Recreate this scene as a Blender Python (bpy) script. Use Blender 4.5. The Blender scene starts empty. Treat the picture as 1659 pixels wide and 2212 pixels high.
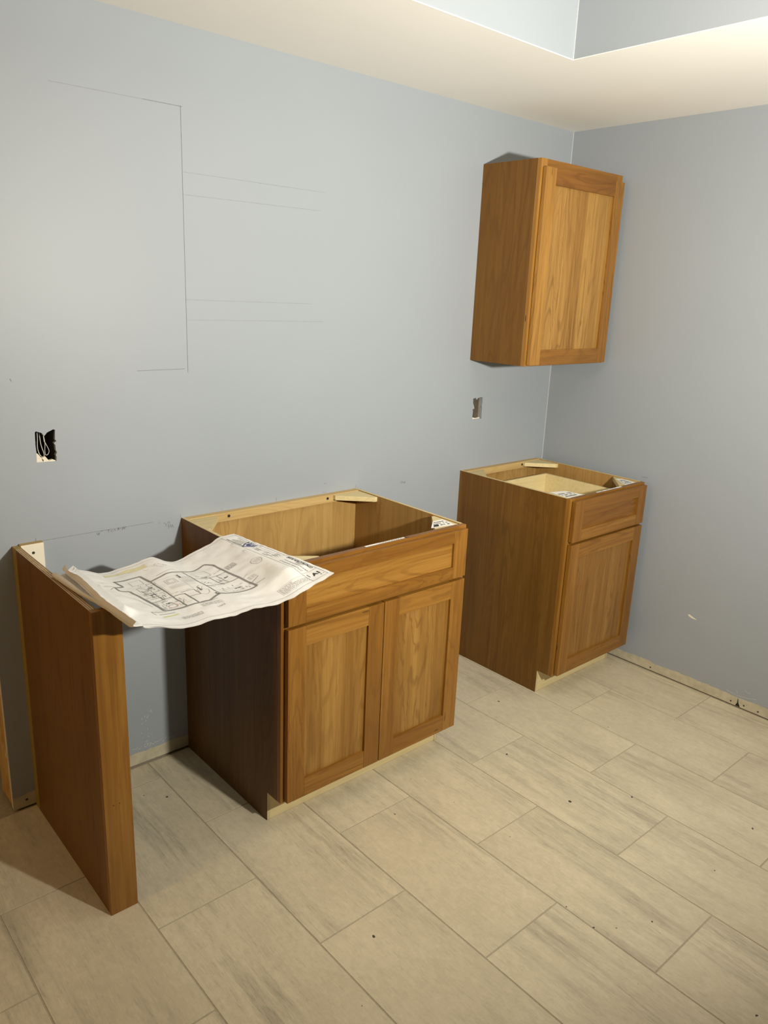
import bpy, bmesh, math, random
import numpy as np
from mathutils import Vector, noise, Matrix
from mathutils.geometry import tessellate_polygon
random.seed(7)
SC = bpy.context.scene
COL = SC.collection

# ------------------------------------------------------------------ camera
cam = bpy.data.cameras.new('camera'); camo = bpy.data.objects.new('camera', cam); COL.objects.link(camo)
camo.location = (-3.1218, -2.3161, 1.6400)
camo.rotation_euler = (1.2935, -0.0404, -0.7199)
cam.sensor_fit = 'VERTICAL'; cam.sensor_height = 24.0; cam.lens = 1676.0 / 2212 * 24.0
cam.clip_start = 0.02
SC.camera = camo

# ------------------------------------------------------------------ world, light, exposure
w = bpy.data.worlds.new('world'); w.use_nodes = True; SC.world = w
w.node_tree.nodes['Background'].inputs[0].default_value = (0.8, 0.85, 1, 1)
w.node_tree.nodes['Background'].inputs[1].default_value = 0.0

def area(name, loc, target, size, power, color, shape='DISK', spread=math.pi):
    l = bpy.data.lights.new(name, 'AREA'); l.shape = shape; l.size = size; l.energy = power; l.color = color; l.spread = spread
    o = bpy.data.objects.new(name, l); COL.objects.link(o); o.location = loc
    o.rotation_euler = (Vector(target) - Vector(loc)).to_track_quat('-Z', 'Y').to_euler()
    return o
# the one bright work light, right of the camera at eye height, aimed at the long wall
LIGHT = (-1.69, -2.52, 1.655)
area('work_light', LIGHT, (-0.80, 0.0, 2.15), 0.10, 69, (1.0, 0.93, 0.80), spread=math.radians(155))
# warm lamp in the room beyond the opening on the left: it only grazes the wall and lights the faces turned to it
area('side_room_lamp', (-5.1, -0.75, 1.9), (-2.5, -.3, .8), 0.30, 15, (1.0, 0.56, 0.18))

SC.view_settings.view_transform = 'Standard'; SC.view_settings.look = 'None'
SC.view_settings.gamma = 1; SC.view_settings.use_curve_mapping = False
SC.view_settings.exposure = 0.0

# ------------------------------------------------------------------ materials
def mat(name):
    m = bpy.data.materials.new(name); m.use_nodes = True
    nt = m.node_tree; b = nt.nodes['Principled BSDF']
    return m, nt, b
class N:
    """tiny node helper"""
    def __init__(s, nt): s.nt = nt
    def new(s, t, **k):
        n = s.nt.nodes.new(t)
        for a, v in k.items(): setattr(n, a, v)
        return n
    def link(s, a, b): s.nt.links.new(a, b)
    def val(s, inp, v):
        if hasattr(v, 'is_linked') or hasattr(v, 'links'): s.link(v, inp)
        else: inp.default_value = v
    def math(s, op, a, b=None, c=None, clamp=False):
        n = s.new('ShaderNodeMath', operation=op); n.use_clamp = clamp
        s.val(n.inputs[0], a)
        if b is not None: s.val(n.inputs[1], b)
        if c is not None: s.val(n.inputs[2], c)
        return n.outputs[0]
    def noise(s, vec, scale=1, detail=2, rough=.5, dist=0):
        n = s.new('ShaderNodeTexNoise'); s.link(vec, n.inputs['Vector'])
        n.inputs['Scale'].default_value = scale; n.inputs['Detail'].default_value = detail
        n.inputs['Roughness'].default_value = rough; n.inputs['Distortion'].default_value = dist
        return n.outputs[0]
    def ramp(s, fac, stops, interp='LINEAR'):
        n = s.new('ShaderNodeValToRGB'); s.link(fac, n.inputs[0]); cr = n.color_ramp; cr.interpolation = interp
        while len(cr.elements) < len(stops): cr.elements.new(.5)
        for e, (p, c) in zip(cr.elements, stops):
            e.position = p; e.color = (c, c, c, 1) if isinstance(c, (int, float)) else (*c, 1)
        return n.outputs[0]
    def mix(s, f, a, b, mode='MIX'):
        n = s.new('ShaderNodeMix', data_type='RGBA', blend_type=mode)
        s.val(n.inputs[0], f)
        for i, v in ((6, a), (7, b)):
            if isinstance(v, tuple): n.inputs[i].default_value = (*v, 1)
            else: s.link(v, n.inputs[i])
        return n.outputs[2]
    def comb(s, x, y, z):
        n = s.new('ShaderNodeCombineXYZ')
        for i, v in enumerate((x, y, z)): s.val(n.inputs[i], v)
        return n.outputs[0]
    def sep(s, v):
        n = s.new('ShaderNodeSeparateXYZ'); s.link(v, n.inputs[0]); return n.outputs
    def obj(s):
        return s.new('ShaderNodeTexCoord').outputs['Object']
    def info(s):
        n = s.new('ShaderNodeObjectInfo'); sp = s.new('ShaderNodeSeparateColor'); s.link(n.outputs['Color'], sp.inputs[0])
        return sp.outputs  # tone, seed, red
    def bump(s, h, strength, dist, b):
        n = s.new('ShaderNodeBump'); n.inputs['Strength'].default_value = strength; n.inputs['Distance'].default_value = dist
        s.link(h, n.inputs['Height']); s.link(n.outputs[0], b.inputs['Normal'])

def wood(name, axis, c_dark, c_mid, c_light, c_line, strips=0.0, rough=.38, contour=.55, specks=.6, fibre=.35, coat=0.0, ringf=95.0):
    m, nt, b = mat(name); n = N(nt)
    P = n.sep(n.obj()); tone, seed, red = n.info()
    sd = n.math('MULTIPLY', seed, 37.0)
    o = [i for i in range(3) if i != axis]
    a1, a2, al = P[o[0]], P[o[1]], P[axis]
    across = n.math('ADD', a1, a2)
    def V(s1, sl, off):
        c = [None]*3
        c[o[0]] = n.math('MULTIPLY_ADD', a1, s1, sd); c[o[1]] = n.math('MULTIPLY_ADD', a2, s1, sd)
        c[axis] = n.math('MULTIPLY_ADD', al, sl, n.math('ADD', sd, off))
        return n.comb(*c)
    # board index: glued staves of uneven width
    if strips:
        wob = n.noise(V(3.0, 0.0, 2.0), 1, 0)
        idx = n.math('FLOOR', n.math('ADD', n.math('DIVIDE', across, strips), n.math('MULTIPLY_ADD', wob, .9, sd)))
        wn = n.new('ShaderNodeTexWhiteNoise', noise_dimensions='1D'); n.link(idx, wn.inputs['W'])
        st = wn.outputs['Value']; jump = n.math('MULTIPLY', st, 9.0)
    else: st = None; jump = 0.0
    c = [None]*3
    c[o[0]] = n.math('ADD', n.math('MULTIPLY_ADD', a1, 9.0, sd), jump); c[o[1]] = n.math('ADD', n.math('MULTIPLY_ADD', a2, 9.0, sd), jump)
    c[axis] = n.math('ADD', n.math('MULTIPLY_ADD', al, 1.1, sd), jump)
    chat = n.math('MULTIPLY', n.math('SUBTRACT', n.noise(V(55, 22.0, 6.0), 1, 2), .5), .16)
    c[o[0]] = n.math('ADD', c[o[0]], chat); c[axis] = n.math('ADD', c[axis], n.math('MULTIPLY', chat, .35))
    vec = n.comb(*c)
    big = n.noise(vec, 1.0, 1.0, .4, .2)
    rings = n.math('SINE', n.math('MULTIPLY', big, ringf))
    lines = n.ramp(n.math('MULTIPLY_ADD', rings, .5, .5), [(0.0, 0.0), (.70, 0.0), (.97, 1.0)])
    mask = n.ramp(n.noise(V(7, 1.2, 5.0), 1, 2), [(.35, .15), (.62, 1.0)])
    lines = n.math('MULTIPLY', n.math('MULTIPLY', lines, mask), contour)
    fine = n.noise(V(300, 7, 1.0), 1, 3, .6)
    fine2 = n.noise(V(75, 2.2, 3.0), 1, 3, .55)
    tn = n.noise(V(14, 1.1, 4.0), 1, 2)
    f = n.math('MULTIPLY_ADD', n.math('SUBTRACT', fine, .5), fibre, .5)
    f = n.math('ADD', f, n.math('MULTIPLY', n.math('SUBTRACT', fine2, .5), .75))
    f = n.math('ADD', f, n.math('MULTIPLY', n.math('SUBTRACT', tn, .5), .5))
    f = n.math('ADD', f, n.math('SUBTRACT', tone, .5))
    if st is not None: f = n.math('ADD', f, n.math('MULTIPLY', n.math('SUBTRACT', st, .5), .26))
    col = n.ramp(f, [(.05, c_dark), (.5, c_mid), (.95, c_light)])
    col = n.mix(lines, col, c_line, 'MIX')
    col = n.mix(n.math('MULTIPLY', n.math('SUBTRACT', red, .5), 1.0, clamp=True), col, (.95, .50, .36), 'MULTIPLY')
    if specks:
        sp = n.ramp(n.noise(V(45, 9.0, 7.0), 1, 1, .5), [(.0, 0.0), (.765, 0.0), (.79, 1.0)])
        col = n.mix(n.math('MULTIPLY', sp, specks), col, (.05, .018, .006))
    n.link(col, b.inputs['Base Color'])
    b.inputs['Roughness'].default_value = rough; b.inputs['Specular IOR Level'].default_value = .33
    b.inputs['Coat Weight'].default_value = coat; b.inputs['Coat Roughness'].default_value = .3
    n.bump(fine, .08, .0006, b)
    return m
CD, CM, CL, CN = (.125, .048, .0055), (.225, .098, .0135), (.37, .190, .038), (.095, .034, .004)
PD_, PM_, PL_, PN_ = (.128, .055, .0075), (.225, .107, .019), (.37, .205, .050), (.110, .042, .006)
CHERRY = [wood('cherry_grain_' + 'xyz'[i], i, CD, CM, CL, CN, coat=.12, contour=.38) for i in range(3)]
CHERRY_FINE = wood('cherry_straight_grain', 2, CD, CM, CL, CN, coat=.1, contour=.10, specks=.8)
CHERRY_PANEL = {0: wood('cherry_panel_x', 0, CD, CM, CL, CN, strips=.085, coat=.15, contour=.45),
                2: wood('cherry_panel_z', 2, PD_, PM_, PL_, PN_, strips=.072, coat=.12, contour=.42)}
VENEER = wood('cherry_veneer', 2, (.095, .038, .0035), (.142, .062, .0072), (.20, .096, .014), (.08, .031, .003), strips=.13, contour=.34, specks=.15, rough=.46, coat=0, fibre=.55)
MAPLE = wood('maple_interior', 2, (.27, .150, .042), (.36, .215, .068), (.45, .29, .10), (.20, .10, .03), strips=.22, contour=.32, specks=0, rough=.5)
MAPLE_X = wood('maple_rail', 0, (.40, .27, .10), (.50, .35, .145), (.58, .43, .20), (.34, .21, .075), contour=.3, specks=0, rough=.5)
BIRCH = wood('pale_birch', 0, (.50, .40, .20), (.62, .52, .28), (.70, .60, .35), (.45, .34, .16), contour=.25, specks=0, rough=.55, fibre=.25)
BIRCH_Z = wood('pale_birch_upright', 2, (.45, .36, .19), (.55, .46, .26), (.64, .55, .33), (.36, .27, .13), contour=.25, specks=0, rough=.6)
PINE = wood('raw_pine', 2, (.42, .25, .08), (.60, .40, .15), (.72, .52, .24), (.35, .17, .05), contour=.5, specks=1.0, rough=.6)

def plain(name, col, rough=.5, metal=0.0, var=.0, scale=40, bump=0.0):
    m, nt, b = mat(name); n = N(nt)
    v = n.noise(n.obj(), scale, 4, .6)
    c = n.ramp(v, [(.25, tuple(x*(1-var) for x in col)), (.75, tuple(min(1, x*(1+var)) for x in col))])
    n.link(c, b.inputs['Base Color']); b.inputs['Roughness'].default_value = rough; b.inputs['Metallic'].default_value = metal
    if bump: n.bump(v, bump, .001, b)
    return m
STEEL = plain('screw_steel', (.45, .44, .42), .3, 1.0, .1)
BLACKM = plain('dark_screw', (.06, .055, .05), .4, .6, .1)
DARK = plain('dark_hole', (.012, .010, .008), .9, 0, .2)
LABELM = plain('label_paper', (.82, .82, .78), .5, 0, .03)
INK = plain('black_ink', (.03, .03, .035), .6, 0, .1)
GREYINK = plain('grey_ink', (.30, .29, .27), .7, 0, .15, 300)
LIGHTINK = plain('faint_grey_ink', (.52, .50, .46), .7, 0, .15, 300)
WALLINK = plain('wall_line_ink', (.22, .215, .205), .7, 0, .12, 200)
NAVY = plain('navy_ink', (.02, .035, .16), .5, 0, .05)
PENCIL = plain('pencil', (.15, .155, .16), .6, 0, .35, 60)
PENCIL_F = plain('faint_pencil', (.24, .255, .27), .6, 0, .25, 60)
GYPSUM = plain('raw_gypsum', (.74, .69, .57), .9, 0, .12, 200, .5)
CAULK = plain('painted_joint', (.60, .62, .63), .5, 0, .05)
CABLE = plain('grey_cable_jacket', (.62, .60, .54), .45, 0, .05)
BOARD = plain('white_board', (.80, .75, .62), .5, 0, .03, 30)
YELLOW_EDGE = plain('yellow_glue_edge', (.30, .215, .05), .6, 0, .15, 60)
SCRATCH = plain('paint_scratch', (.55, .55, .53), .7, 0, .1)
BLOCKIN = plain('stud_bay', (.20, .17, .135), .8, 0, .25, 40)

def ply_edge():
    m, nt, b = mat('plywood_edge'); n = N(nt); P = n.sep(n.obj())
    w = n.math('SINE', n.math('MULTIPLY', P[0], 2*math.pi/.0058))
    fl = n.noise(n.comb(n.math('MULTIPLY', P[0], 900), n.math('MULTIPLY', P[1], 60), 0.0), 1, 2)
    c = n.ramp(n.math('MULTIPLY_ADD', w, .32, fl), [(.2, (.20, .12, .05)), (.5, (.38, .26, .13)), (.85, (.60, .47, .28))])
    n.link(c, b.inputs['Base Color']); b.inputs['Roughness'].default_value = .7; return m
PLYEDGE = ply_edge()

def paint(name, bare_axis=None, h=.045, amp=.018):
    m, nt, b = mat(name); n = N(nt); co = n.obj(); P = n.sep(co)
    big = n.noise(co, 1.2, 3, .5)
    c = n.ramp(big, [(.3, (.300, .336, .378)), (.7, (.316, .352, .394))])
    peel = n.noise(co, 260, 2, .5)
    rough = .46
    b.inputs['Roughness'].default_value = rough
    if bare_axis is not None:
        along = P[bare_axis]
        j = n.noise(n.comb(n.math('MULTIPLY', along, 9), n.math('MULTIPLY', P[2], 30), 3.0), 1, 5, .7)
        lim = n.math('MULTIPLY_ADD', n.math('SUBTRACT', j, .5), amp*2, h)
        f = n.math('LESS_THAN', P[2], lim)
        bare = n.ramp(n.noise(co, 30, 4, .6), [(.3, (.42, .385, .28)), (.7, (.56, .515, .385))])
        c = n.mix(f, c, bare)
        n.link(n.math('MULTIPLY_ADD', f, .4, rough), b.inputs['Roughness'])
        hh = n.math('SUBTRACT', n.math('MULTIPLY', peel, .12), n.math('MULTIPLY', f, .6))
        n.bump(hh, .5, .0012, b)
    else: n.bump(peel, .06, .001, b)
    n.link(c, b.inputs['Base Color'])
    b.inputs['Specular IOR Level'].default_value = .4
    return m
PAINT = paint('blue_grey_wall_paint')
PAINT_BACK = paint('blue_grey_wall_paint_bare_foot', 0, .054, .016)
PAINT_RIGHT = paint('blue_grey_wall_paint_bare_foot_right', 1, .046, .014)
CEIL = plain('cream_ceiling_paint', (.84, .83, .79), .85, 0, .015, 2, 0)

def tile_mat():
    m, nt, b = mat('porcelain_tile'); n = N(nt); P = n.sep(n.obj()); tone, seed, red = n.info()
    sd = n.math('MULTIPLY', seed, 61.0)
    def V(sx, sy, off): return n.comb(n.math('MULTIPLY_ADD', P[0], sx, sd), n.math('MULTIPLY_ADD', P[1], sy, n.math('ADD', sd, off)), sd)
    warp = n.noise(V(6, 3, 0.0), 1, 3)
    sx = n.math('MULTIPLY_ADD', warp, .018, P[0])
    streak = n.noise(n.comb(n.math('MULTIPLY_ADD', sx, 34, sd), n.math('MULTIPLY_ADD', P[1], 2.6, sd), sd), 1, 5, .68)
    fine = n.noise(n.comb(n.math('MULTIPLY_ADD', sx, 210, sd), n.math('MULTIPLY_ADD', P[1], 24, sd), sd), 1, 4, .7)
    region = n.ramp(n.noise(V(7, 1.3, 9.0), 1, 2), [(.42, 0.0), (.66, 1.0)])
    cloud = n.noise(V(5, 3, 4.0), 1, 4, .6)
    st = n.math('MULTIPLY', n.ramp(streak, [(.42, 0.0), (.68, 1.0)]), region)
    sf = n.math('MULTIPLY', n.ramp(fine, [(.5, 0.0), (.66, 1.0)]), n.math('MULTIPLY_ADD', st, .8, .25))
    mott = n.noise(n.comb(n.math('MULTIPLY', P[0], 60), n.math('MULTIPLY', P[1], 40), sd), 1, 6, .75)
    base = n.ramp(n.math('ADD', n.math('MULTIPLY_ADD', n.math('SUBTRACT', mott, .5), 1.3, cloud), n.math('SUBTRACT', tone, .5)), [(.25, (.56, .50, .36)), (.75, (.67, .60, .44))])
    c = n.mix(n.math('MULTIPLY', st, .75), base, (.31, .285, .215))
    c = n.mix(n.math('MULTIPLY', sf, .7), c, (.26, .235, .18))
    pits = n.ramp(n.noise(n.comb(n.math('MULTIPLY', P[0], 55), n.math('MULTIPLY', P[1], 55), sd), 1, 0), [(.0, 0.0), (.885, 0.0), (.893, 1.0)])
    c = n.mix(pits, c, (.06, .05, .04))
    n.link(c, b.inputs['Base Color']); b.inputs['Roughness'].default_value = .5
    n.bump(mott, .2, .0012, b)
    return m
TILE = tile_mat()
GROUT = plain('grout', (.40, .355, .265), .9, 0, .15, 120, .3)

def paper_mat():
    m, nt, b = mat('drawing_paper'); n = N(nt); co = n.obj()
    v = n.noise(co, 14, 4, .6); s = n.ramp(n.noise(co, 6, 2), [(.55, 0.0), (.7, 1.0)])
    c = n.ramp(v, [(.3, (.83, .835, .83)), (.7, (.90, .905, .90))])
    c = n.mix(n.math('MULTIPLY', s, .25), c, (.72, .68, .55))
    n.link(c, b.inputs['Base Color']); b.inputs['Roughness'].default_value = .7
    tr = n.new('ShaderNodeBsdfTranslucent'); tr.inputs[0].default_value = (.85, .72, .58, 1)
    mx = n.new('ShaderNodeMixShader'); mx.inputs[0].default_value = .10
    out = [x for x in nt.nodes if x.type == 'OUTPUT_MATERIAL'][0]
    n.link(b.outputs[0], mx.inputs[1]); n.link(tr.outputs[0], mx.inputs[2]); n.link(mx.outputs[0], out.inputs[0])
    n.bump(n.noise(co, 55, 4, .65), .25, .002, b)
    return m
PAPER = paper_mat()

# ------------------------------------------------------------------ object helpers
def origin(o):
    v = Vector((0, 0, 0))
    while o is not None: v += Vector(o.location); o = o.parent
    return v
def link(name, me, m, parent=None, tone=.5, seed=None, red=0.0, smooth=False):
    ob = bpy.data.objects.new(name, me); COL.objects.link(ob)
    if m is not None:
        me.materials.clear()
        for x in (m if isinstance(m, (list, tuple)) else [m]): me.materials.append(x)
    if parent is not None: ob.parent = parent
    ob.color = (tone, random.random() if seed is None else seed, red, 1)
    if smooth:
        for p in me.polygons: p.use_smooth = True
    return ob
def from_bm(name, bm, m, parent=None, **k):
    """bm is in world coordinates; made local to the parent's origin"""
    o = origin(parent)
    bmesh.ops.translate(bm, vec=-o, verts=bm.verts)
    bmesh.ops.recalc_face_normals(bm, faces=bm.faces)
    me = bpy.data.meshes.new(name); bm.to_mesh(me); bm.free()
    return link(name, me, m, parent, **k)
def add_box(bm, lo, hi, bev=0.0, mi=0):
    r = bmesh.ops.create_cube(bm, size=1.0); vs = r['verts']
    for v in vs: v.co = Vector([(lo[i] + hi[i]) / 2 + v.co[i] * abs(hi[i] - lo[i]) for i in range(3)])
    fs = list({f for v in vs for f in v.link_faces})
    for f in fs: f.material_index = mi
    if bev:
        es = list({e for v in vs for e in v.link_edges})
        bmesh.ops.bevel(bm, geom=es, offset=bev, segments=2, affect='EDGES', profile=.6)
def box(name, lo, hi, m, parent=None, bev=0.0012, **k):
    bm = bmesh.new(); add_box(bm, lo, hi, bev); return from_bm(name, bm, m, parent, **k)
def add_prism(bm, pts, axis, a, b, mi=0):
    """extrude 2D polygon (in the two other axes, ascending order) between a and b along axis"""
    o = [i for i in range(3) if i != axis]
    def mk(p, h):
        c = [0, 0, 0]; c[o[0]], c[o[1]] = p; c[axis] = h; return bm.verts.new(c)
    A = [mk(p, a) for p in pts]; B = [mk(p, b) for p in pts]
    n = len(pts); fs = [bm.faces.new(A), bm.faces.new(B[::-1])]
    for i in range(n): fs.append(bm.faces.new([A[i], A[(i+1) % n], B[(i+1) % n], B[i]]))
    for f in fs: f.material_index = mi
    return fs
def prism(name, pts, axis, a, b, m, parent=None, bev=0.0, **k):
    bm = bmesh.new(); add_prism(bm, pts, axis, a, b)
    if bev: bmesh.ops.bevel(bm, geom=bm.edges[:], offset=bev, segments=2, affect='EDGES')
    return from_bm(name, bm, m, parent, **k)
def holed(name, outer, holes, axis, a, b, m, parent=None, **k):
    o = [i for i in range(3) if i != axis]
    loops = [outer] + holes; flat = [p for l in loops for p in l]
    tris = tessellate_polygon([[Vector((p[0], p[1], 0)) for p in l] for l in loops])
    bm = bmesh.new()
    def mk(p, h):
        c = [0, 0, 0]; c[o[0]], c[o[1]] = p; c[axis] = h; return bm.verts.new(c)
    A = [mk(p, a) for p in flat]; B = [mk(p, b) for p in flat]
    for t in tris:
        bm.faces.new([A[i] for i in t]); bm.faces.new([B[i] for i in t][::-1])
    s = 0
    for l in loops:
        n = len(l)
        for i in range(n):
            i0, i1 = s+i, s+(i+1) % n
            bm.faces.new([A[i0], A[i1], B[i1], B[i0]])
        s += n
    return from_bm(name, bm, m, parent, **k)
def empty(name, loc, label, cat, group=None):
    o = bpy.data.objects.new(name, None); COL.objects.link(o); o.location = loc; o.empty_display_size = .1
    o['label'] = label; o['category'] = cat
    if group: o['group'] = group
    return o
def struct(o): o['kind'] = 'structure'; return o
def add_ribbon(bm, pts, wd, n_axis, lift):
    """flat polyline of width wd in the plane normal to n_axis at coordinate lift; pts 2D"""
    o = [i for i in range(3) if i != n_axis]
    for (p, q) in zip(pts[:-1], pts[1:]):
        p, q = Vector(p), Vector(q); d = (q-p)
        if d.length < 1e-6: continue
        nn = Vector((-d.y, d.x)).normalized() * wd/2
        vs = []
        for c2 in (p-nn, q-nn, q+nn, p+nn):
            c = [0, 0, 0]; c[o[0]], c[o[1]] = c2; c[n_axis] = lift; vs.append(bm.verts.new(c))
        bm.faces.new(vs)
def ribbons(name, polys, wd, n_axis, lift, m, parent=None):
    bm = bmesh.new()
    for p in polys: add_ribbon(bm, p, wd, n_axis, lift)
    return from_bm(name, bm, m, parent)
def tube(name, pts, r, m, parent=None, seg=8):
    bm = bmesh.new(); rings = []
    P = [Vector(p) for p in pts]
    # smooth
    Q = []
    for i in range(len(P)-1):
        a, b, c, d = P[max(i-1, 0)], P[i], P[i+1], P[min(i+2, len(P)-1)]
        for j in range(6):
            t = j/6; Q.append(.5*((2*b)+(-a+c)*t+(2*a-5*b+4*c-d)*t*t+(-a+3*b-3*c+d)*t**3))
    Q.append(P[-1]); up = Vector((0, 1, 0.01)).normalized()
    for i, q in enumerate(Q):
        d = (Q[min(i+1, len(Q)-1)]-Q[max(i-1, 0)]).normalized(); s = d.cross(up).normalized(); u = s.cross(d)
        rings.append([bm.verts.new(q+(s*math.cos(k*2*math.pi/seg)+u*math.sin(k*2*math.pi/seg))*r) for k in range(seg)])
    for A, B in zip(rings[:-1], rings[1:]):
        for k in range(seg): bm.faces.new([A[k], A[(k+1) % seg], B[(k+1) % seg], B[k]])
    bm.faces.new(rings[0]); bm.faces.new(rings[-1])
    return from_bm(name, bm, m, parent, smooth=True)
def disc(name, c, r, n_axis, h, m, parent=None, seg=14, dome=0.4):
    """screw head: low dome with a recessed centre"""
    bm = bmesh.new(); o = [i for i in range(3) if i != n_axis]
    prof = [(r, 0), (r, h*.5), (r*.8, h), (r*.4, h*1.05), (r*.33, h*.5), (0.0001, h*.45)]
    rings = []
    for rr, hh in prof:
        ring = []
        for k in range(seg):
            v = [0, 0, 0]; v[o[0]] = c[o[0]]+rr*math.cos(2*math.pi*k/seg); v[o[1]] = c[o[1]]+rr*math.sin(2*math.pi*k/seg); v[n_axis] = c[n_axis]-hh
            ring.append(bm.verts.new(v))
        rings.append(ring)
    for A, B in zip(rings[:-1], rings[1:]):
        for k in range(seg): bm.faces.new([A[k], A[(k+1) % seg], B[(k+1) % seg], B[k]])
    bm.faces.new(rings[0]); bm.faces.new(rings[-1])
    return from_bm(name, bm, m, parent)

# ------------------------------------------------------------------ the room
CEIL_Z, TRAY_Z = 2.358, 2.68
WEND = -2.565            # where the long wall stops at the opening on the left
LEFT, FRONT, FAR = -7.6, -8.4, 2.6
TX, TY = -0.904, -0.641
TL, TF = -4.9, -5.6
HOLE1 = [(-2.407, 1.208), (-2.404, 1.211), (-2.396, 1.208), (-2.388, 1.205), (-2.382, 1.195), (-2.373, 1.205), (-2.355, 1.213), (-2.35, 1.211), (-2.351, 1.199), (-2.352, 1.182), (-2.348, 1.178), (-2.356, 1.172), (-2.352, 1.166), (-2.352, 1.151), (-2.349, 1.144), (-2.353, 1.136), (-2.351, 1.13), (-2.353, 1.117), (-2.375, 1.119), (-2.39, 1.119), (-2.408, 1.12), (-2.407, 1.149), (-2.408, 1.171)]
HOLE2 = [(-0.541, 1.198), (-0.525, 1.201), (-0.521, 1.197), (-0.516, 1.191), (-0.511, 1.198), (-0.498, 1.202), (-0.479, 1.202), (-0.478, 1.179), (-0.48, 1.162), (-0.477, 1.153), (-0.478, 1.133), (-0.477, 1.105), (-0.511, 1.106), (-0.536, 1.104), (-0.538, 1.116), (-0.537, 1.142), (-0.54, 1.151), (-0.528, 1.153), (-0.532, 1.164), (-0.539, 1.178)]

floor = struct(box('floor', (LEFT-.1, FRONT-.1, -.06), (.1, FAR+.1, -.0014), GROUT, None, 0))
T0, TW, TY0 = 0.0036, 0.3033, -0.4105; TLN = 2*TW*1.004; G = .0022
tile_cache = {}; far_bm = bmesh.new()
for i in range(0, 26):
    x1, x0 = T0 - i*TW, T0 - (i+1)*TW
    for k in range(-6, 15):
        yb = TY0 - .5*TLN*(2*k + (i % 2)); ya = yb - TLN
        a0, a1, b0, b1 = x0+G, min(x1-G, -.006), ya+G, yb-G
        lim = -.004 if x0 > WEND-.2 else FAR
        b1 = min(b1, lim); b0 = max(b0, FRONT); a0 = max(a0, LEFT)
        if a1-a0 < .02 or b1-b0 < .02: continue
        if a1 < -4.2 or b1 < -3.7 or b0 > 1.2:        # far outside the view: joined
            add_box(far_bm, (a0, b0, -.009), (a1, b1, 0)); continue
        key = (round(a1-a0, 4), round(b1-b0, 4))
        cx, cy = (a0+a1)/2, (b0+b1)/2
        if key not in tile_cache:
            bm = bmesh.new(); add_box(bm, (-(a1-a0)/2, -(b1-b0)/2, -.009), ((a1-a0)/2, (b1-b0)/2, 0), .0007)
            me = bpy.data.meshes.new('tile'); bm.to_mesh(me); bm.free(); me.materials.append(TILE); tile_cache[key] = me
        t = bpy.data.objects.new('tile', tile_cache[key]); COL.objects.link(t); t.parent = floor
        t.location = (cx, cy, 0) ; t.color = (.5+random.uniform(-.09, .09), random.random(), 0, 1)

far_tiles = from_bm('far_tile_paving', far_bm, TILE, floor); far_tiles['kind'] = 'stuff'
wall_back = struct(holed('wall_back', [(WEND, .008), (0, .008), (0, CEIL_Z), (WEND, CEIL_Z)], [HOLE1, HOLE2], 1, 0.0, .0127, PAINT_BACK))
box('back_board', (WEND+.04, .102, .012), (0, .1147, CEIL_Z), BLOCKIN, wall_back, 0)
box('stud', (WEND, .0130, .020), (WEND+.038, .1147, CEIL_Z), PINE, wall_back, .001, tone=.5)
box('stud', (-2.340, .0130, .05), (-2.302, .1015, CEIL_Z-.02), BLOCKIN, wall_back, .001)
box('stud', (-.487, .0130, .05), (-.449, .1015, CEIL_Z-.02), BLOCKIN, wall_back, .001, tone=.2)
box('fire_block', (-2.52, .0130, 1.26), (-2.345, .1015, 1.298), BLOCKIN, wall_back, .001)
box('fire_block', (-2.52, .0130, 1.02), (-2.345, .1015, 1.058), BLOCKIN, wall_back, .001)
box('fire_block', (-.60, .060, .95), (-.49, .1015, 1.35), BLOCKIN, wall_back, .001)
# the second corner of drywall: torn sliver at the free end, gypsum core of the end edge
box('drywall_edge', (WEND-.0016, .0006, .014), (WEND-.0001, .0122, CEIL_Z), GYPSUM, wall_back, 0)
prism('torn_sliver', [(WEND-.006, .205), (WEND-.001, .185), (WEND-.001, .245)], 1, .002, .009, GYPSUM, wall_back)
for nm, pts in (('torn_gypsum', [(-2.407, 1.148), (-2.401, 1.142), (-2.396, 1.134), (-2.388, 1.124), (-2.39, 1.119), (-2.408, 1.12)]),
                ('torn_gypsum', [(-2.394, 1.132), (-2.383, 1.135), (-2.374, 1.122), (-2.362, 1.124), (-2.353, 1.119), (-2.354, 1.1175), (-2.39, 1.119)]),
                ('torn_gypsum', [(-0.534, 1.166), (-0.528, 1.158), (-0.528, 1.153), (-0.538, 1.152), (-0.54, 1.151), (-0.538, 1.166)]),
                ('torn_gypsum', [(-0.536, 1.114), (-0.512, 1.109), (-0.49, 1.112), (-0.487, 1.1065), (-0.517, 1.1065), (-0.536, 1.105)])):
    prism(nm, pts, 1, .0015, .011, GYPSUM, wall_back)
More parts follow.
